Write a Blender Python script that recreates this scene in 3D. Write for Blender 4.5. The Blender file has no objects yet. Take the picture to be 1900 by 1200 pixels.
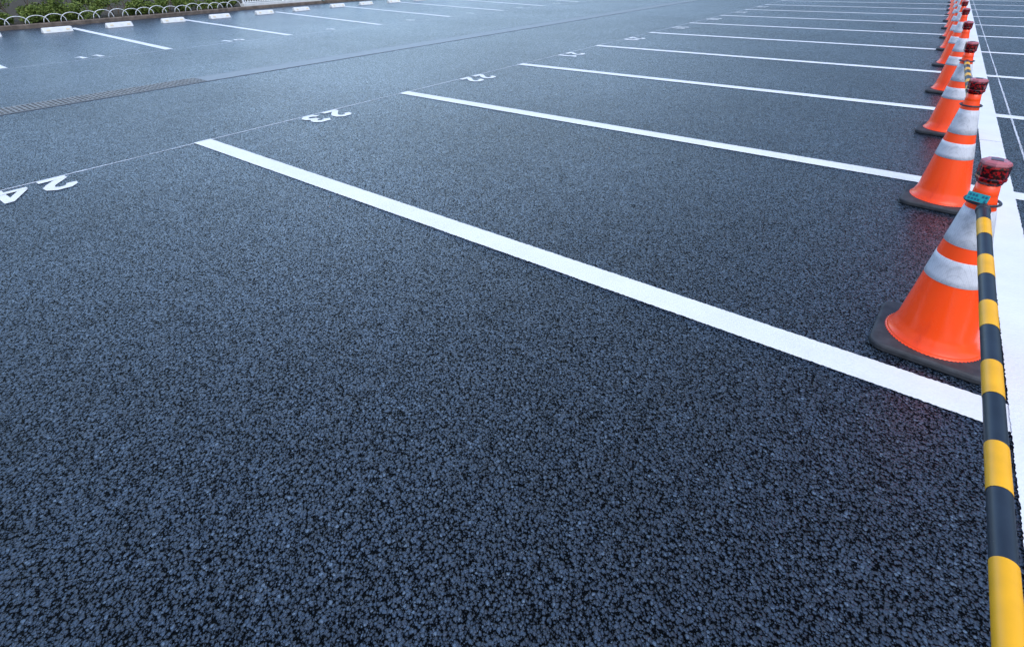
import bpy, bmesh, math, random
from mathutils import Vector, Matrix, noise
random.seed(4)
S=bpy.context.scene
COL=S.collection
S.view_settings.view_transform='Standard'
try: S.view_settings.look='None'
except: pass
S.view_settings.exposure=0

# ------------------------------------------------------------ helpers
def newmesh(name,bm,mats,parent=None,smooth=False):
    me=bpy.data.meshes.new(name); bm.normal_update(); bm.to_mesh(me); bm.free()
    for m in mats: me.materials.append(m)
    if smooth:
        for p in me.polygons: p.use_smooth=True
    o=bpy.data.objects.new(name,me); COL.objects.link(o)
    if parent: o.parent=parent
    return o
def empty(name,loc=(0,0,0),rz=0):
    e=bpy.data.objects.new(name,None); e.location=loc; e.rotation_euler=(0,0,rz)
    e.empty_display_size=.1; COL.objects.link(e); return e
def tag(o,label,cat,group=None):
    o["label"]=label; o["category"]=cat
    if group: o["group"]=group
def dup(root):
    r=root.copy(); COL.objects.link(r)
    def rec(a,b):
        for c in a.children:
            k=c.copy(); COL.objects.link(k); k.parent=b; k.matrix_parent_inverse=c.matrix_parent_inverse.copy(); rec(c,k)
    rec(root,r); return r
def lathe(prof,n=64,rad=None,z0=0):
    bm=bmesh.new(); rings=[]
    for r,z in prof:
        rings.append([bm.verts.new((r*math.cos(2*math.pi*i/n),r*math.sin(2*math.pi*i/n),z+z0)) for i in range(n)])
    for a,b in zip(rings[:-1],rings[1:]):
        for i in range(n):
            bm.faces.new((a[i],a[(i+1)%n],b[(i+1)%n],b[i]))
    return bm,rings
def torus(bm,R,r,c,n=40,m=8,sx=1,sy=1):
    vs=[]
    for i in range(n):
        a=2*math.pi*i/n; row=[]
        for j in range(m):
            b=2*math.pi*j/m; rr=R+r*math.cos(b)
            row.append(bm.verts.new((c[0]+rr*math.cos(a)*sx,c[1]+rr*math.sin(a)*sy,c[2]+r*math.sin(b))))
        vs.append(row)
    for i in range(n):
        for j in range(m):
            bm.faces.new((vs[i][j],vs[(i+1)%n][j],vs[(i+1)%n][(j+1)%m],vs[i][(j+1)%m]))
def tube(bm,pts,r,m=8,cap=True,mi=0):
    rings=[]
    for k,p in enumerate(pts):
        p=Vector(p); a=Vector(pts[max(k-1,0)]); b=Vector(pts[min(k+1,len(pts)-1)])
        d=(b-a).normalized(); u=d.cross(Vector((0,0,1)))
        if u.length<1e-3: u=Vector((1,0,0))
        u.normalize(); v=d.cross(u)
        rr=r[k] if isinstance(r,(list,tuple)) else r
        rings.append([bm.verts.new(p+u*rr*math.cos(2*math.pi*j/m)+v*rr*math.sin(2*math.pi*j/m)) for j in range(m)])
    for a,b in zip(rings[:-1],rings[1:]):
        for j in range(m):
            f=bm.faces.new((a[j],a[(j+1)%m],b[(j+1)%m],b[j])); f.material_index=mi
    if cap:
        bm.faces.new(rings[0][::-1]); bm.faces.new(rings[-1])
def box(bm,x0,x1,y0,y1,z0,z1):
    v=[bm.verts.new(p) for p in [(x0,y0,z0),(x1,y0,z0),(x1,y1,z0),(x0,y1,z0),(x0,y0,z1),(x1,y0,z1),(x1,y1,z1),(x0,y1,z1)]]
    for f in [(3,2,1,0),(4,5,6,7),(0,1,5,4),(1,2,6,5),(2,3,7,6),(3,0,4,7)]: bm.faces.new([v[i] for i in f])

# ------------------------------------------------------------ materials
def mat(name,col=(.5,.5,.5),rough=.5,spec=.5,**kw):
    m=bpy.data.materials.new(name); m.use_nodes=True
    b=m.node_tree.nodes["Principled BSDF"]
    b.inputs["Base Color"].default_value=(*col,1); b.inputs["Roughness"].default_value=rough
    b.inputs["Specular IOR Level"].default_value=spec
    for k,v in kw.items(): b.inputs[k].default_value=v
    return m
class NT:
    def __init__(s,m): s.m=m; s.t=m.node_tree; s.b=s.t.nodes.get("Principled BSDF")
    def n(s,typ,**kw):
        x=s.t.nodes.new(typ)
        for k,v in kw.items():
            if k in x.inputs: x.inputs[k].default_value=v
            else: setattr(x,k,v)
        return x
    def l(s,a,b): s.t.links.new(a,b)
    def ramp(s,src,stops):
        r=s.n("ShaderNodeValToRGB"); e=r.color_ramp.elements
        while len(e)<len(stops): e.new(.5)
        for k,(p,c) in enumerate(stops):
            e[k].position=p; e[k].color=(*c,1) if isinstance(c,tuple) else (c,c,c,1)
        s.l(src,r.inputs[0]); return r
    def math(s,op,a,b=None,clamp=False):
        x=s.n("ShaderNodeMath",operation=op,use_clamp=clamp)
        for i,v in enumerate((a,b)):
            if v is None: continue
            if isinstance(v,(int,float)): x.inputs[i].default_value=v
            else: s.l(v,x.inputs[i])
        return x.outputs[0]
    def mix(s,fac,a,b,typ='MIX'):
        x=s.n("ShaderNodeMix",data_type='RGBA',blend_type=typ)
        for i,v in ((0,fac),(6,a),(7,b)):
            if isinstance(v,(int,float)): x.inputs[i].default_value=v
            elif isinstance(v,tuple): x.inputs[i].default_value=(*v,1)
            else: s.l(v,x.inputs[i])
        return x.outputs[2]
def vary(m,scale,lo,hi,detail=4,bump=0,bscale=None):
    t=NT(m); co=t.n("ShaderNodeTexCoord").outputs["Object"]
    nz=t.n("ShaderNodeTexNoise",Scale=scale,Detail=detail); t.l(co,nz.inputs["Vector"])
    r=t.ramp(nz.outputs["Fac"],[(.3,lo),(.7,hi)])
    c=tuple(t.b.inputs["Base Color"].default_value)[:3]
    t.l(t.mix(1.0,r.outputs[0],c,'MULTIPLY'),t.b.inputs["Base Color"])
    if bump:
        n2=t.n("ShaderNodeTexNoise",Scale=bscale or scale*5,Detail=3); t.l(co,n2.inputs["Vector"])
        bp=t.n("ShaderNodeBump",Strength=bump,Distance=.003); t.l(n2.outputs["Fac"],bp.inputs["Height"]); t.l(bp.outputs[0],t.b.inputs["Normal"])
    return m

asphalt=mat("porous_asphalt",(.05,.05,.05),.5,.6); t=NT(asphalt)
co=t.n("ShaderNodeTexCoord").outputs["Object"]
def distort(scale,amt):
    wn=t.n("ShaderNodeTexNoise",Scale=scale,Detail=2); t.l(co,wn.inputs["Vector"])
    wv=t.n("ShaderNodeVectorMath",operation='MULTIPLY_ADD'); t.l(wn.outputs["Color"],wv.inputs[0]); wv.inputs[1].default_value=(amt,amt,amt); t.l(co,wv.inputs[2])
    return wv.outputs[0]
def stones(scale,vec,k,lo,hi):
    v=t.n("ShaderNodeTexVoronoi",Scale=scale,feature='F1',Randomness=1.0); t.l(vec,v.inputs["Vector"])
    s=t.n("ShaderNodeSeparateColor"); t.l(v.outputs["Color"],s.inputs[0])
    d=t.math('DIVIDE',v.outputs["Distance"],k); d=t.math('POWER',d,2.1)
    h=t.math('SUBTRACT',1.0,d)
    h=t.math('ADD',h,t.math('ADD',t.math('MULTIPLY',s.outputs[0],hi-lo),lo))
    return h,s
vec=distort(85,.008)
h1,s1=stones(104,vec,.68,-.55,.22)
h2,s2=stones(180,vec,.68,-.74,.0)
H=t.math('MAXIMUM',h1,h2)
sel=t.math('GREATER_THAN',h1,h2)
rnd=t.mix(sel,s2.outputs[1],s1.outputs[1])
fine=t.n("ShaderNodeTexNoise",Scale=420,Detail=2,Roughness=.65); t.l(co,fine.inputs["Vector"])
hgt=t.math('ADD',t.math('MAXIMUM',H,-.4),t.math('MULTIPLY',fine.outputs["Fac"],.30))
bp=t.n("ShaderNodeBump",Strength=1.0,Distance=.0073); t.l(hgt,bp.inputs["Height"]); t.l(bp.outputs[0],t.b.inputs["Normal"])
stone=t.ramp(rnd,[(0.,(.006,.014,.028)),(.45,(.012,.027,.051)),(.90,(.022,.045,.078)),(1.,(.09,.135,.185))])
big=t.n("ShaderNodeTexNoise",Scale=.35,Detail=4,Roughness=.6); t.l(co,big.inputs["Vector"])
bigr=t.ramp(big.outputs["Fac"],[(.3,.78),(.7,1.30)])
bg2=t.n("ShaderNodeTexNoise",Scale=9.,Detail=7,Roughness=.8); t.l(co,bg2.inputs["Vector"])
bg2r=t.ramp(bg2.outputs["Fac"],[(.3,.70),(.7,1.34)])
bg3=t.n("ShaderNodeTexNoise",Scale=55.,Detail=2,Roughness=.7); t.l(co,bg3.inputs["Vector"])
bg3r=t.ramp(bg3.outputs["Fac"],[(.32,.62),(.68,1.42)])
gap=t.ramp(H,[(.14,.05),(.62,1.)])
c=t.mix(1.,stone.outputs[0],gap.outputs[0],'MULTIPLY'); c=t.mix(1.,c,bigr.outputs[0],'MULTIPLY'); c=t.mix(1.,c,bg2r.outputs[0],'MULTIPLY')
t.l(c,t.b.inputs["Base Color"])
spc=t.ramp(H,[(.12,.03),(.62,.52)]); t.l(spc.outputs[0],t.b.inputs["Specular IOR Level"])
rr=t.ramp(s1.outputs[2],[(0.,.18),(1.,.45)]); t.l(rr.outputs[0],t.b.inputs["Roughness"])
t.b.inputs["Coat Roughness"].default_value=.38; t.b.inputs["Coat IOR"].default_value=1.46
cw=t.ramp(H,[(.10,.0),(.68,1.)])
t.l(t.mix(1.,t.mix(1.,t.mix(1.,cw.outputs[0],bg2r.outputs[0],'MULTIPLY'),bigr.outputs[0],'MULTIPLY'),bg3r.outputs[0],'MULTIPLY'),t.b.inputs["Coat Weight"])

def paintmat(name,col):
    m=mat(name,col,.55,.4); t=NT(m); co=t.n("ShaderNodeTexCoord").outputs["Object"]
    v=t.n("ShaderNodeTexVoronoi",Scale=88,feature='SMOOTH_F1'); t.l(co,v.inputs["Vector"])
    nz=t.n("ShaderNodeTexNoise",Scale=260,Detail=3); t.l(co,nz.inputs["Vector"])
    h=t.math('SUBTRACT',t.math('MULTIPLY',nz.outputs["Fac"],.3),v.outputs["Distance"])
    bp=t.n("ShaderNodeBump",Strength=.5,Distance=.0028); t.l(h,bp.inputs["Height"]); t.l(bp.outputs[0],t.b.inputs["Normal"])
    n3=t.n("ShaderNodeTexNoise",Scale=3,Detail=5,Roughness=.7); t.l(co,n3.inputs["Vector"])
    r=t.ramp(n3.outputs["Fac"],[(.3,.90),(.65,1.)])
    n4=t.n("ShaderNodeTexNoise",Scale=45,Detail=4,Roughness=.7); t.l(co,n4.inputs["Vector"])
    r4=t.ramp(n4.outputs["Fac"],[(.21,.5),(.30,1.)])
    cc=t.mix(1.,r.outputs[0],col,'MULTIPLY'); cc=t.mix(1.,cc,r4.outputs[0],'MULTIPLY')
    t.l(cc,t.b.inputs["Base Color"]); return m
paint=paintmat("white_road_paint",(.80,.79,.76))
chalk=mat("worn_chalk",(.66,.68,.70),.8,.2); t=NT(chalk); co=t.n("ShaderNodeTexCoord").outputs["Object"]
nz=t.n("ShaderNodeTexNoise",Scale=70,Detail=4,Roughness=.7); t.l(co,nz.inputs["Vector"])
nl=t.n("ShaderNodeTexNoise",Scale=1.3,Detail=3); t.l(co,nl.inputs["Vector"])
al=t.ramp(t.math('ADD',t.math('MULTIPLY',nz.outputs["Fac"],.7),t.math('MULTIPLY',nl.outputs["Fac"],.5)),[(.43,0.),(.62,.9)])
t.l(al.outputs[0],t.b.inputs["Alpha"])

ORC=(1.0,.068,.003)
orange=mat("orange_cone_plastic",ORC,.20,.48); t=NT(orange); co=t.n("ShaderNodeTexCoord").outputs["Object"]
mp=t.n("ShaderNodeMapping"); t.l(co,mp.inputs["Vector"]); mp.inputs["Scale"].default_value=(1,1,.35)
nz=t.n("ShaderNodeTexNoise",Scale=14,Detail=6,Roughness=.65); t.l(mp.outputs[0],nz.inputs["Vector"])
r=t.ramp(nz.outputs["Fac"],[(.28,(.72,.045,.004)),(.42,ORC),(.75,(1.,.085,.010))]); t.l(r.outputs[0],t.b.inputs["Base Color"])
r=t.ramp(nz.outputs["Fac"],[(.3,.34),(.6,.18)]); t.l(r.outputs[0],t.b.inputs["Roughness"])
t.b.inputs["Emission Color"].default_value=(1,.05,.0,1); t.b.inputs["Emission Strength"].default_value=.13  # slight self-glow added to the orange to brighten the dim cone sides
BC=(.72,.70,.70)
band=mat("reflective_sheeting",BC,.34,.5); t=NT(band); co=t.n("ShaderNodeTexCoord").outputs["Object"]
v=t.n("ShaderNodeTexVoronoi",Scale=170,feature='DISTANCE_TO_EDGE',Randomness=.15); t.l(co,v.inputs["Vector"])
r=t.ramp(v.outputs["Distance"],[(.02,.78),(.09,1.)])
n=t.n("ShaderNodeTexNoise",Scale=22,Detail=6,Roughness=.7); t.l(co,n.inputs["Vector"]); r2=t.ramp(n.outputs["Fac"],[(.28,.70),(.50,.98),(.7,1.04)])
t.l(t.mix(1.,t.mix(1.,r.outputs[0],r2.outputs[0],'MULTIPLY'),BC,'MULTIPLY'),t.b.inputs["Base Color"])
rubber=vary(mat("black_rubber_base",(.038,.038,.040),.6,.4),25,.70,1.5,6,.25,180)
redlens=mat("red_lamp_lens",(.36,.004,.010),.08,.45)
t=NT(redlens); co=t.n("ShaderNodeTexCoord").outputs["Object"]; nn=t.n("ShaderNodeTexNoise",Scale=85,Detail=1); t.l(co,nn.inputs["Vector"])
r=t.ramp(nn.outputs["Fac"],[(.46,(.020,.001,.001)),(.60,(.42,.002,.004))]); t.l(r.outputs[0],t.b.inputs["Base Color"])
clearcap=mat("clear_lamp_cap",(.48,.13,.14),.05,.6)
solar=mat("solar_cell",(.08,.02,.03),.12,.6)
darkplastic=vary(mat("dark_plastic",(.025,.027,.032),.4,.5),30,.8,1.2)
teal=mat("teal_tag",(.01,.30,.31),.45,.5)
tealdark=mat("teal_tag_print",(.012,.10,.16),.5,.4)
def scuffed(name,col,dark,sc):
    m=mat(name,col,.4,.4); t=NT(m); co=t.n("ShaderNodeTexCoord").outputs["Object"]
    nz=t.n("ShaderNodeTexNoise",Scale=14,Detail=6); t.l(co,nz.inputs["Vector"]); r=t.ramp(nz.outputs["Fac"],[(.3,dark),(.7,1.05)])
    n2=t.n("ShaderNodeTexNoise",Scale=75,Detail=4,Roughness=.8); t.l(co,n2.inputs["Vector"]); r2=t.ramp(n2.outputs["Fac"],[(.27,1.),(.31,0.)])
    c=t.mix(1.,r.outputs[0],col,'MULTIPLY'); c=t.mix(r2.outputs[0],c,sc); t.l(c,t.b.inputs["Base Color"]); return m
yellow=scuffed("yellow_bar_sleeve",(.98,.46,.010),.84,(.25,.15,.04))
navy=scuffed("faded_black_bar_sleeve",(.023,.033,.045),.65,(.11,.12,.13))
concrete=vary(mat("kerb_concrete",(.19,.145,.11),.85,.3),6,.6,1.3,6,.4,60)
stopmat=vary(mat("white_wheel_stop",(.80,.79,.74),.6,.4),8,.82,1.0,5)
reflector=mat("pale_amber_reflector",(.80,.66,.42),.25,.6)
soil=vary(mat("bed_soil",(.060,.048,.030),.95,.1),12,.6,1.4,6,.6,60)
steel=vary(mat("galvanised_grating",(.21,.215,.20),.6,.4),9,.75,1.25,5)
drainconc=vary(mat("drain_edge_concrete",(.115,.106,.094),.5,.5),7,.75,1.2,6,.4,70)
drainconc.node_tree.nodes["Principled BSDF"].inputs["Coat Weight"].default_value=.5
drainconc.node_tree.nodes["Principled BSDF"].inputs["Coat Roughness"].default_value=.4
draindark=mat("drain_channel_concrete",(.065,.065,.062),.8,.3)
whitemetal=vary(mat("white_coated_steel",(.84,.83,.80),.4,.5),8,.88,1.03)
tealmetal=vary(mat("teal_coated_steel",(.06,.30,.32),.5,.5),8,.8,1.2)
leafm=mat("hedge_leaves",(.05,.08,.02),.6,.3); t=NT(leafm)
oi=t.n("ShaderNodeTexCoord").outputs["Object"]; nn=t.n("ShaderNodeTexNoise",Scale=7,Detail=5,Roughness=.8); t.l(oi,nn.inputs["Vector"])
r=t.ramp(nn.outputs["Fac"],[(.30,(.045,.065,.014)),(.46,(.12,.17,.03)),(.62,(.22,.26,.055)),(.78,(.28,.20,.08))]); t.l(r.outputs[0],t.b.inputs["Base Color"])
bark=vary(mat("bark",(.12,.08,.05),.9,.2),20,.6,1.4)
leafdry=mat("dry_leaf",(.30,.14,.05),.7,.3)
groundm=vary(mat("distant_ground",(.07,.07,.065),.95,.2),.5,.7,1.3,6)

# ------------------------------------------------------------ ground
def sheet(name,x0,x1,y0,y1,z,m,nx=1,ny=1):
    bm=bmesh.new()
    vs=[[bm.verts.new((x0+(x1-x0)*i/nx,y0+(y1-y0)*j/ny,z)) for j in range(ny+1)] for i in range(nx+1)]
    for i in range(nx):
        for j in range(ny): bm.faces.new((vs[i][j],vs[i+1][j],vs[i+1][j+1],vs[i][j+1]))
    o=newmesh(name,bm,[m]); o["kind"]="structure"; return o
sheet("ground",-400,400,-400,400,-.12,groundm)
sheet("parking_lot_asphalt",-23.2,30,-14,60,0,asphalt)

def strip(bm,p,q,w,z,near=False):
    p=Vector((*p,z)); q=Vector((*q,z)); d=q-p; L=d.length; d.normalize(); u=Vector((-d.y,d.x,0))
    st=.004 if near else .03
    n=min(int(L/st),2800); amp=.0022
    prev=None
    for i in range(n+1):
        a=p+d*(L*i/n)
        e1=amp*noise.noise(a*110)*1.7+amp*.4*noise.noise(a*5+Vector((9,0,0))); e2=amp*noise.noise(a*110+Vector((31,0,5)))*1.7+amp*.4*noise.noise(a*5+Vector((0,5,0)))
        if i in(0,n): a=a+d*random.uniform(-.004,.004)
        cur=(bm.verts.new(a+u*(w/2+e1)),bm.verts.new(a-u*(w/2+e2)))
        if prev: bm.faces.new((prev[1],cur[1],cur[0],prev[0]))
        prev=cur
def marking(name,segs,w,z,m,near=False):
    bm=bmesh.new()
    for p,q in segs: strip(bm,p,q,w,z,near)
    o=newmesh(name,bm,[m]); o["kind"]="structure"; return o
Y0=2.121
for i in range(-2,13):
    y=Y0+2.5*i-(.012*i)
    marking("stall_line",[((-5.20,y),(5.9,y))],.150,.0035,paint,i in(0,1))
marking("long_white_line",[((.577,-4),(.577,6)),((.577,6),(.577,45))],.152,.007,paint,True)
inner=[-3.2,-.5,2.22,4.84,7.56,10.33,13.12,15.80,18.35,21.0,23.6,26.2]
outer=[-3.6,-.6,2.45,5.39,8.37,11.70,14.80,17.75,20.7,23.6,26.5,29.4]
for a,b in zip(inner,outer):
    marking("stall_line",[((-12.30,a),(-19.75,b))],.15,.0035,paint)
marking("chalk_guide_line",[((-5.185,-5),(-5.185,30))],.018,.0015,chalk,False)
marking("chalk_guide_line",[((-12.22,-5),(-12.22,30))],.024,.0015,chalk,False)
marking("chalk_guide_line",[((.775,-4),(.755,30))],.014,.0015,chalk,False)

def digit_polys(ch):
    A=lambda cx,cy,rx,ry,a0,a1,n=14:[(cx+rx*math.cos(math.radians(a0+(a1-a0)*i/n)),cy+ry*math.sin(math.radians(a0+(a1-a0)*i/n))) for i in range(n+1)]
    return {
    '0':[A(.5,.5,.36,.40,90,450,10)],
    '1':[[(.16,.74),(.55,.90),(.55,.0)]],
    '2':[[(.10,.66),(.14,.80),(.32,.90),(.66,.90),(.85,.79),(.86,.64),(.72,.50),(.12,.12)],[(.0,.10),(.98,.10)]],
    '3':[[(.10,.74),(.26,.90),(.66,.90),(.84,.78),(.84,.66),(.66,.54),(.40,.52)],[(.42,.52),(.70,.48),(.88,.36),(.88,.22),(.68,.10),(.26,.10),(.08,.26)]],
    '4':[[(.76,.0),(.76,1.0)],[(.72,.95),(.06,.34)],[(-.10,.27),(1.06,.27)]],
    '5':[[(.84,.92),(.24,.92),(.2,.55)],A(.48,.32,.34,.24,130,-150,10)],
    '6':[[(.74,.94),(.3,.62)],A(.5,.31,.35,.23,0,360,12)],
    '7':[[(.1,.91),(.88,.91),(.4,.04)]],
    '8':[A(.5,.72,.29,.19,0,360,12),A(.5,.29,.36,.21,0,360,12)],
    '9':[A(.5,.69,.35,.23,0,360,12),[(.82,.6),(.4,.05)]]}[ch]
def number(txt,cx,cy,flip):
    bm=bmesh.new(); W=.180; H=.335; pitch=.270
    n=len(txt); z=.0035
    for k,ch in enumerate(txt):
        wt=.095 if ch in '1' else (.054 if ch=='4' else .066)
        ox=(k-(n-1)/2)*pitch
        for si,pl in enumerate(digit_polys(ch)):
            pts=[Vector((ox+(x-.5)*W,(y-.5)*H)) for x,y in pl]
            zz=z+.0010*si
            L=[];R=[]
            for i,p in enumerate(pts):
                d0=(pts[i]-pts[i-1]).normalized() if i>0 else None
                d1=(pts[i+1]-pts[i]).normalized() if i<len(pts)-1 else None
                if d0 is None: d=d1;s=1
                elif d1 is None: d=d0;s=1
                else:
                    d=(d0+d1)
                    if d.length<.1: d=d0
                    d.normalize(); s=min(1/max(.45,d.dot(d1)),1.5)
                u=Vector((-d.y,d.x))*wt/2*s
                j=random.uniform(-.0015,.0015)
                L.append(p+u*(1+j*20)); R.append(p-u*(1-j*20))
            def W3(v):
                return Vector((cx+v.y,cy-v.x,zz)) if not flip else Vector((cx-v.y,cy+v.x,zz))
            lv=[bm.verts.new(W3(a)) for a in L]; rv=[bm.verts.new(W3(a)) for a in R]
            for i in range(len(pts)-1):
                bm.faces.new((lv[i],rv[i],rv[i+1],lv[i+1]))
    o=newmesh("bay_number_marking",bm,[paint]); o["kind"]="structure"
for k,nm in enumerate(["24","23","22","21","20","19","18","17","16"]):
    number(nm,-5.0,.825+2.51*k,False)
for nm,y in (("12",.8),("11",3.56),("10",6.30),("9",8.90),("8",11.68),("7",14.4),("6",17.1),("5",19.7),("4",22.3)):
    number(nm,-12.56,y,True)

# ------------------------------------------------------------ drain
e=empty("drainage_channel",(-8.36,0,0)); tag(e,"long grated drainage channel with concrete edges in asphalt","drain")
GE=3.6
for xa,xb in ((-.23,-.20),(.20,.23)):
    bm=bmesh.new(); box(bm,xa,xb,-10,40,-.02,.005); newmesh("concrete_edge",bm,[drainconc],e)
bm=bmesh.new(); box(bm,-.1995,.1995,-10,GE,-.01,.0015); newmesh("channel",bm,[draindark],e)
bm=bmesh.new(); box(bm,-.1995,.1995,GE,40,-.01,.004); newmesh("concrete_cover",bm,[drainconc],e)
bm=bmesh.new()
for x in (-.19,-.095,0,.095,.19): box(bm,x-.009,x+.009,-4,GE,.0025,.0075)
y=-4.
while y<GE-.02:
    box(bm,-.197,.197,y,y+.024,.002,.0068); y+=.05
newmesh("grating",bm,[steel],e)

# ------------------------------------------------------------ kerb, bed
kp=[(-20.2,-14),(-20.55,2),(-20.75,4.2),(-20.95,6.5),(-21.4,9.2),(-22.0,12),(-22.35,15),(-22.5,18),(-22.6,40)]
def kx(y):
    for (xa,ya),(xb,yb) in zip(kp[:-1],kp[1:]):
        if ya<=y<=yb: return xa+(xb-xa)*(y-ya)/(yb-ya)
    return kp[-1][0]
bm=bmesh.new(); prof=[(.0,-.05),(.0,.10),(-.015,.12),(-.15,.12),(-.15,-.05)]
rows=[]; y=-14
while y<=40:
    rows.append([bm.verts.new((kx(y)+a,y,b-(0 if b<0 else random.uniform(0,.005)))) for a,b in prof]); y+=.3
for a,b in zip(rows[:-1],rows[1:]):
    for i in range(len(prof)-1): bm.faces.new((a[i],b[i],b[i+1],a[i+1]))
k=newmesh("kerb",bm,[concrete]); k["kind"]="structure"
bm=bmesh.new(); rows=[]; y=-14
while y<=40:
    rows.append([bm.verts.new((kx(y)-.15-d,y,.10+(0 if d==0 else .03*noise.noise(Vector((d*3,y*2,0)))))) for d in (0,.15,.35,.6,1,1.6,2.5,4,8,20)]); y+=.4
for a,b in zip(rows[:-1],rows[1:]):
    for i in range(len(a)-1): bm.faces.new((a[i],b[i],b[i+1],a[i+1]))
s=newmesh("planting_bed_soil",bm,[soil]); s["kind"]="structure"

e=empty("hoop_fence",(0,0,0)); tag(e,"low white wire hoop fence along planting bed","fence")
y=-1.
while y<11.3:
    x=kx(y+.3)-.30
    w=.56; hh=.25+random.uniform(-.03,.03)
    bm=bmesh.new()
    pts=[(x+random.uniform(-.01,.01),y+w/2-w/2*math.cos(math.pi*i/16),.09+hh*math.sin(math.pi*i/16)**.8) for i in range(17)]
    tube(bm,pts,.012,6); y+=.44+random.uniform(-.04,.04)
    newmesh("hoop",bm,[whitemetal],e,True)
def hedge(y0,y1,n,label,seed):
    rnd=random.Random(seed)
    e=empty("hedge",(kx((y0+y1)/2)-1.4,(y0+y1)/2,.1)); tag(e,label,"hedge")
    ex,ey=e.location.x,e.location.y
    bm=bmesh.new()
    cl=[]
    for i in range(int((y1-y0)*7)):
        y=rnd.uniform(y0,y1); x=kx(y)-rnd.uniform(.75,2.3); cl.append((x,y,rnd.uniform(.2,1.05),rnd.uniform(.16,.34)))
    for i in range(int((y1-y0)*6)):
        y=rnd.uniform(y0,y1); x=kx(y)-rnd.uniform(.52,.9); cl.append((x,y,rnd.uniform(.05,.35),rnd.uniform(.12,.22)))
    for i in range(n):
        cx,cy,cz,cr=rnd.choice(cl)
        d=Vector((rnd.gauss(0,1),rnd.gauss(0,1),rnd.gauss(0,1))).normalized()*cr*rnd.uniform(.55,1.05)
        p=Vector((cx-ex,cy-ey,cz))+d
        if p.z<.02: p.z=rnd.uniform(.02,.2)
        s=rnd.uniform(.022,.05)
        a=Vector((rnd.gauss(0,1),rnd.gauss(0,1),rnd.gauss(0,.7))).normalized(); b=a.cross(Vector((rnd.gauss(0,1),rnd.gauss(0,1),rnd.gauss(0,1)))).normalized()
        bm.faces.new([bm.verts.new(p+a*s),bm.verts.new(p+b*s*.5),bm.verts.new(p-a*s),bm.verts.new(p-b*s*.5)])
    newmesh("foliage",bm,[leafm],e)
    for i in range(int((y1-y0)*3)):
        bm=bmesh.new()
        y=rnd.uniform(y0,y1); x=kx(y)-rnd.uniform(.8,2.1)
        p0=Vector((x-ex,y-ey,-.02)); pts=[p0]
        for k in range(4): pts.append(pts[-1]+Vector((rnd.uniform(-.1,.1),rnd.uniform(-.1,.1),.24)))
        tube(bm,pts,[.016,.013,.010,.007,.004],5)
        newmesh("stem",bm,[bark],e)
hedge(-2,5.5,34000,"dense green clipped hedge behind low hoop fence",1)
hedge(5.5,11.8,32000,"dense hedge with browning leaves behind low hoop fence",2)

def railing(y0,y1,m,name,label,pitch,r):
    e=empty(name,(0,0,0)); tag(e,label,"fence")
    y=y0
    while y<=y1+.01:
        bm=bmesh.new(); box(bm,kx(y)-.33,kx(y)-.27,y-.03,y+.03,.09,1.25); y+=(y1-y0)/max(1,round((y1-y0)/2))
        newmesh("post",bm,[m],e)
    for z in (.26,1.15):
        bm=bmesh.new(); tube(bm,[(kx(y0)-.3,y0,z),(kx((y0+y1)/2)-.3,(y0+y1)/2,z),(kx(y1)-.3,y1,z)],.018,6)
        newmesh("rail",bm,[m],e)
    y=y0+pitch
    while y<y1:
        bm=bmesh.new(); tube(bm,[(kx(y)-.3,y,.26),(kx(y)-.3,y,1.15)],r,5); y+=pitch
        newmesh("bar",bm,[m],e)
railing(11.9,15.6,whitemetal,"white_railing","white coated steel railing beyond the kerb",.11,.016)
railing(15.9,24,tealmetal,"teal_fence","teal coated steel fence beyond the kerb",.12,.009)
bm=bmesh.new(); 
v0=[(kx(11.85)-.45,11.85),(kx(11.85)-.18,11.85),(kx(15.7)-.18,15.7),(kx(15.7)-.45,15.7)]
lo=[bm.verts.new((x,y,.08)) for x,y in v0]; hi=[bm.verts.new((x,y,.22)) for x,y in v0]
bm.faces.new(hi); bm.faces.new(lo[::-1])
for i in range(4): bm.faces.new((lo[i],lo[(i+1)%4],hi[(i+1)%4],hi[i]))
bmesh.ops.bevel(bm,geom=bm.edges[:],offset=.012,segments=2,affect='EDGES')
kw=newmesh("concrete_plinth",bm,[stopmat]); tag(kw,"low pale concrete plinth under white railing","wall")

# ------------------------------------------------------------ wheel stops
def wheel_stop():
    e=empty("wheel_stop")
    bm=bmesh.new()
    p=[(-.105,0),(-.065,.105),(-.045,.125),(.030,.125),(.055,.108),(.115,0)]
    ys=[(-.335,.8),(-.315,1),(.315,1),(.335,.8)]
    rows=[[bm.verts.new((x*s,y,z*s+.0005)) for x,z in p] for y,s in ys]
    for a,b in zip(rows[:-1],rows[1:]):
        for i in range(5): bm.faces.new((a[i],b[i],b[i+1],a[i+1]))
    bm.faces.new(rows[0]); bm.faces.new(rows[-1][::-1])
    bmesh.ops.recalc_face_normals(bm,faces=bm.faces[:])
    newmesh("block",bm,[stopmat],e)
    for s in (-1,1):
        bm=bmesh.new(); y=s*.22
        fx=lambda z:.115-.060*z/.108+.001
        v=[(fx(.080),y-.04,.080),(fx(.042),y-.04,.042),(fx(.042),y+.04,.042),(fx(.080),y+.04,.080)]
        v2=[(x+.005,yy,z+.003) for x,yy,z in v]
        a=[bm.verts.new(q) for q in v]; b=[bm.verts.new(q) for q in v2]
        bm.faces.new(b)
        for i in range(4): bm.faces.new((a[i],a[(i+1)%4],b[(i+1)%4],b[i]))
        newmesh("reflector",bm,[reflector],e)
    return e
ws=wheel_stop()
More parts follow.
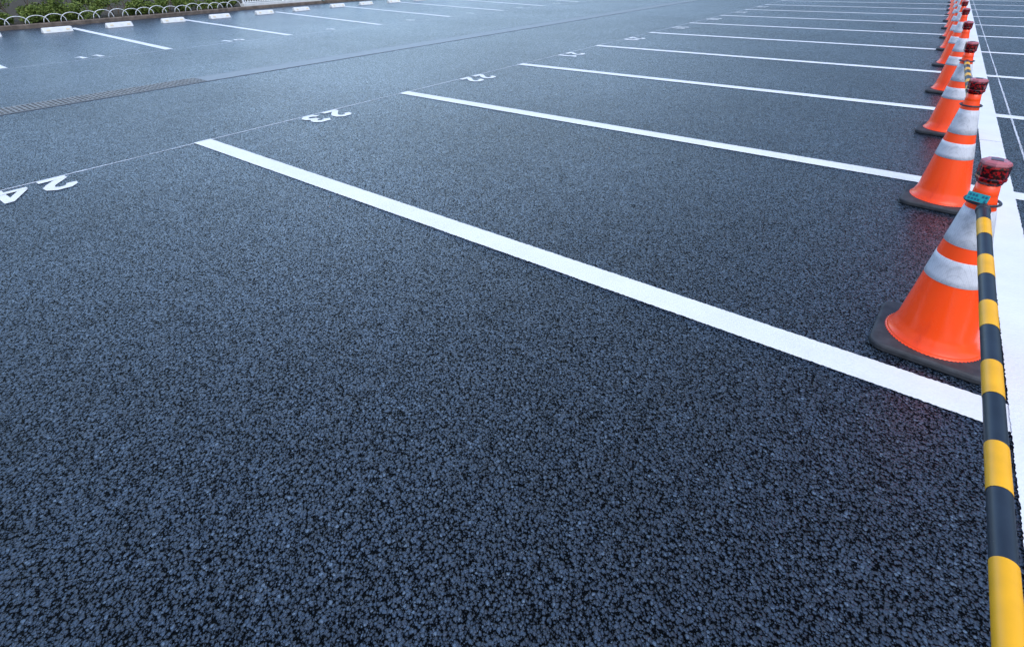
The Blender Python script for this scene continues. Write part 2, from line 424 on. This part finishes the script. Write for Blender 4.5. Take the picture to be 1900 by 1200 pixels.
spots=[(-18.85,4.80),(-18.85,6.27),(-18.95,7.78),(-19.05,9.28),(-19.2,10.95),(-19.4,12.55),(-19.75,14.45),(-19.8,15.95),(-19.8,17.5),(-19.8,19.1),(-19.8,20.8),(-18.9,1.9),(-18.9,3.3)]
for i,(x,y) in enumerate(spots):
    o=ws if i==0 else dup(ws)
    o.location=(x,y,0); o.rotation_euler=(0,0,random.uniform(.0,.05)+.03)
    tag(o,"white concrete wheel stop with amber reflectors on asphalt","wheel stop","wheel stops along parking bays")

# ------------------------------------------------------------ cones
ZB=.034
def rad(z): return .030+(.70-z)*.1725
def cone():
    e=empty("traffic_cone")
    bm=bmesh.new(); n=10; hs=.199; rc=.062
    def loop(ins,z):
        vs=[]
        for qx,qy,a0 in ((1,1,0),(-1,1,90),(-1,-1,180),(1,-1,270)):
            for i in range(n+1):
                a=math.radians(a0+90*i/n); vs.append(bm.verts.new(((hs-rc)*qx+(rc-ins)*math.cos(a),(hs-rc)*qy+(rc-ins)*math.sin(a),z)))
        return vs
    ls=[loop(.006,.001),loop(0,.007),loop(0,.022),loop(.003,.029),loop(.010,.033),loop(.016,ZB),]
    for a,b in zip(ls[:-1],ls[1:]):
        for i in range(len(a)): bm.faces.new((a[i],a[(i+1)%len(a)],b[(i+1)%len(a)],b[i]))
    bm.faces.new(ls[-1]); bm.faces.new(ls[0][::-1])
    newmesh("base",bm,[rubber],e)
    N=144
    prof=[(None,ZB+.0015),(.160,ZB+.0035),(.160,ZB+.007),(.157,ZB+.012),(.150,ZB+.020),(.1465,ZB+.032),(rad(.085)+.001,.085)]
    zz=.10
    while zz<.69: prof.append((rad(zz),zz)); zz+=.03
    prof+=[(rad(.695),.695),(.026,.70),(.018,.701)]
    bm=bmesh.new(); rings=[]
    for r,z in prof:
        row=[]
        for i in range(N):
            a=2*math.pi*i/N; q=r if r else (.1685 if i%2 else .163)
            row.append(bm.verts.new((q*math.cos(a),q*math.sin(a),z)))
        rings.append(row)
    for a,b in zip(rings[:-1],rings[1:]):
        for i in range(N): bm.faces.new((a[i],a[(i+1)%N],b[(i+1)%N],b[i]))
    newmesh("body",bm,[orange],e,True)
    for za,zb in ((.312,.408),(.462,.607)):
        pr=[(rad(za)+.0002,za),(rad(za)+.0018,za+.001)]+[(rad(za+(zb-za)*k/4)+.0018,za+(zb-za)*k/4) for k in range(1,4)]+[(rad(zb)+.0018,zb-.001),(rad(zb)+.0002,zb)]
        bm,_=lathe(pr,72); newmesh("reflective_band",bm,[band],e,True)
    lg=bpy.data.objects.new("warning_light",None); lg.empty_display_size=.05; COL.objects.link(lg); lg.parent=e
    bm,rg=lathe([(.029,.696),(.036,.700),(.039,.709),(.0440,.714),(.0455,.722),(.0435,.727),(.0450,.734),(.0450,.758),(.0460,.763),(.0445,.770)],8)
    bm.faces.new(rg[-1]); newmesh("lens",bm,[redlens],lg)
    bm,rg=lathe([(.0440,.7705),(.0452,.775),(.0430,.783),(.033,.789)],8)
    bm.faces.new(rg[-1]); bm.faces.new(rg[0][::-1]); newmesh("cap",bm,[clearcap],lg)
    bm=bmesh.new(); box(bm,-.017,.017,-.017,.017,.7894,.7910); newmesh("solar_panel",bm,[solar],lg)
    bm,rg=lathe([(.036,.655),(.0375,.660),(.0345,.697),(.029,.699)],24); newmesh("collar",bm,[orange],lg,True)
    return e
cn=cone()
cy=[2.462,4.215,6.13,8.15,10.30,12.15,14.05,15.95,17.85,19.75,21.65,23.55,25.45,27.35,.45]
cxs=[.272,.260,.256,.252,.250,.25,.25,.25,.25,.25,.25,.25,.25,.25,.285]
for i,(x,y) in enumerate(zip(cxs,cy)):
    o=cn if i==0 else dup(cn)
    o.location=(x,y,.0005); o.rotation_euler=(0,0,math.radians(-3.7 if i==0 else random.uniform(-9,-2)))
    lb="orange traffic cone with white bands and red warning light" 
    if i in(0,): lb="orange traffic cone with red light holding striped bar ring"
    tag(o,lb,"traffic cone","traffic cones along white line")

# ------------------------------------------------------------ bars
def bar(p,q,label,tagon=False):
    p=Vector(p);q=Vector(q); d=(q-p)
    e=empty("striped_barrier_bar",p); tag(e,label,"barrier bar","striped bars hung between traffic cones")
    dn=d.normalized(); L=d.length; R=.0190
    u=dn.cross(Vector((0,0,1))).normalized(); v=u.cross(dn)
    bm=bmesh.new(); m=20
    off=.052; s=[off+.03]; mats=[]
    s.append(s[0]+.108); mats.append(1)
    k=0
    while s[-1]<L-off-.03:
        seg=(.121 if k%2==0 else .152)
        if k==10: seg=.16
        s.append(min(s[-1]+seg,L-off-.03)); mats.append(0 if k%2==0 else 1); k+=1
    def pt(x,r,a):
        sag=-.008*4*(x/L)*(1-x/L)
        return dn*x+Vector((0,0,sag))+u*r*math.cos(a)+v*r*math.sin(a)
    for i in range(len(mats)):
        rr=R+(.0006 if mats[i]==0 else 0)
        a0,a1=s[i],s[i+1]
        ra=[bm.verts.new(pt(a0,rr,2*math.pi*j/m)) for j in range(m)]; rb=[bm.verts.new(pt(a1,rr,2*math.pi*j/m)) for j in range(m)]
        for j in range(m):
            f=bm.faces.new((ra[j],ra[(j+1)%m],rb[(j+1)%m],rb[j])); f.material_index=mats[i]
    newmesh("pole",bm,[yellow,navy],e,True)
    for end in (0,1):
        bm=bmesh.new()
        sg=lambda x: x if end==0 else L-x
        st=[(off-.002,.010),(off+.003,.014),(off+.012,.0185),(off+.030,.0210),(off+.034,.0216),(off+.046,.0216),(off+.048,.0193)]
        rings=[[bm.verts.new(pt(sg(x),r,2*math.pi*j/m)) for j in range(m)] for x,r in st]
        for a,b in zip(rings[:-1],rings[1:]):
            for j in range(m):
                bm.faces.new((a[j],a[(j+1)%m],b[(j+1)%m],b[j]))
        bm.faces.new(rings[0])
        newmesh("end_cap",bm,[darkplastic],e,True)
        c=Vector((0,0,0)) if end==0 else d
        bm=bmesh.new(); torus(bm,.051,.0048,c,44,10)
        newmesh("ring",bm,[darkplastic],e,True)
    if tagon:
        RX=Matrix.Rotation(math.radians(-28),3,'X'); RZ=Matrix.Rotation(math.radians(-22),3,'Z')
        bm=bmesh.new()
        y0=-.0555; box(bm,-.034,.030,y0-.004,y0,.008,.040)
        bmesh.ops.rotate(bm,verts=bm.verts[:],cent=(0,y0,.01),matrix=RX)
        bmesh.ops.rotate(bm,verts=bm.verts[:],cent=(0,0,0),matrix=RZ)
        newmesh("tag",bm,[teal],e)
        bm=bmesh.new()
        for a in range(6):
            x=-.028+a*.0095
            for zz,hh in ((.013,.007),(.026,.008)):
                if (a*3+int(zz*1000))%5==0: continue
                box(bm,x,x+.006,y0-.0052,y0-.0042,zz,zz+hh)
        bmesh.ops.rotate(bm,verts=bm.verts[:],cent=(0,y0,.01),matrix=RX)
        bmesh.ops.rotate(bm,verts=bm.verts[:],cent=(0,0,0),matrix=RZ)
        newmesh("tag_print",bm,[tealdark],e)
bar((.272,2.462,.632),(.285,.45,.535),"yellow and black striped bar with teal tag on cone ring",True)
bar((.256,6.13,.632),(.260,4.215,.632),"weathered yellow and black striped bar between two cones")

for (x,y) in ((-2.93,1.87),(.02,.83),(-8.0,1.9),(-2.0,4.0)):
    bm=bmesh.new(); a=random.uniform(0,6.3); s=random.uniform(.006,.010)
    pr=[(1,0,.002),(.4,.4,.004),(-.5,.35,.002),(-1,0,.005),(-.5,-.35,.001),(.4,-.4,.003)]
    bm.faces.new([bm.verts.new((s*px*math.cos(a)-s*py*math.sin(a),s*px*math.sin(a)+s*py*math.cos(a),pz)) for px,py,pz in pr])
    o=newmesh("fallen_leaf",bm,[leafdry]); o.location=(x,y,.006); tag(o,"small dry brown leaf lying on asphalt","leaf","fallen leaves on asphalt")

# ------------------------------------------------------------ camera
cam=bpy.data.cameras.new("camera"); co_=bpy.data.objects.new("camera",cam); COL.objects.link(co_)
cam.sensor_width=36; cam.lens=1005.3/1900*36; cam.shift_x=0; cam.shift_y=-218/1900; cam.clip_end=2000; cam.clip_start=.05
r=Vector((.7996,.6004,-.0157)).normalized(); back=Vector((.5540,-.7272,.4054)).normalized(); up=back.cross(r).normalized(); r=up.cross(back)
M=Matrix(((r.x,up.x,back.x,0),(r.y,up.y,back.y,0),(r.z,up.z,back.z,1.439),(0,0,0,1)))
co_.matrix_world=M; S.camera=co_

# ------------------------------------------------------------ light
w=bpy.data.worlds.new("World"); S.world=w; w.use_nodes=True
nt=w.node_tree; bg=nt.nodes["Background"]
EL,AZ=58,130
t=NT(w)
sky=nt.nodes.new("ShaderNodeTexSky"); sky.sky_type='NISHITA'; sky.sun_disc=False
sky.sun_elevation=math.radians(EL); sky.sun_rotation=math.radians(AZ); sky.air_density=1.3; sky.dust_density=3.5; sky.ozone_density=1.5
base=t.mix(1.,sky.outputs[0],(1.00,1.25,1.62),'MULTIPLY')
# unseen warm bright patch added low in the sky for sheen on far asphalt
tc=t.n("ShaderNodeTexCoord").outputs["Generated"]
dp=t.n("ShaderNodeVectorMath",operation='DOT_PRODUCT'); t.l(tc,dp.inputs[0]); dp.inputs[1].default_value=Vector((-.78,.60,.14)).normalized()
g=t.math('POWER',t.math('MAXIMUM',dp.outputs["Value"],0.),6.)
cn_=t.n("ShaderNodeTexNoise",Scale=3.,Detail=4); t.l(tc,cn_.inputs["Vector"])
g=t.math('MULTIPLY',g,t.math('ADD',t.math('MULTIPLY',cn_.outputs["Fac"],.8),.6))
glow=t.mix(g,(1.,1.,1.),(3.9,3.4,2.95))
t.l(t.mix(1.,base,glow,'MULTIPLY'),bg.inputs[0]); bg.inputs[1].default_value=.15
sl=bpy.data.lights.new("sun","SUN"); sl.energy=1.25; sl.angle=math.radians(60); sl.color=(1,.87,.74)
so=bpy.data.objects.new("sun",sl); COL.objects.link(so)
el=math.radians(EL); az=math.radians(AZ)
dv=Vector((math.sin(az)*math.cos(el),math.cos(az)*math.cos(el),math.sin(el)))
so.rotation_euler=dv.to_track_quat('Z','Y').to_euler(); so.location=dv*20
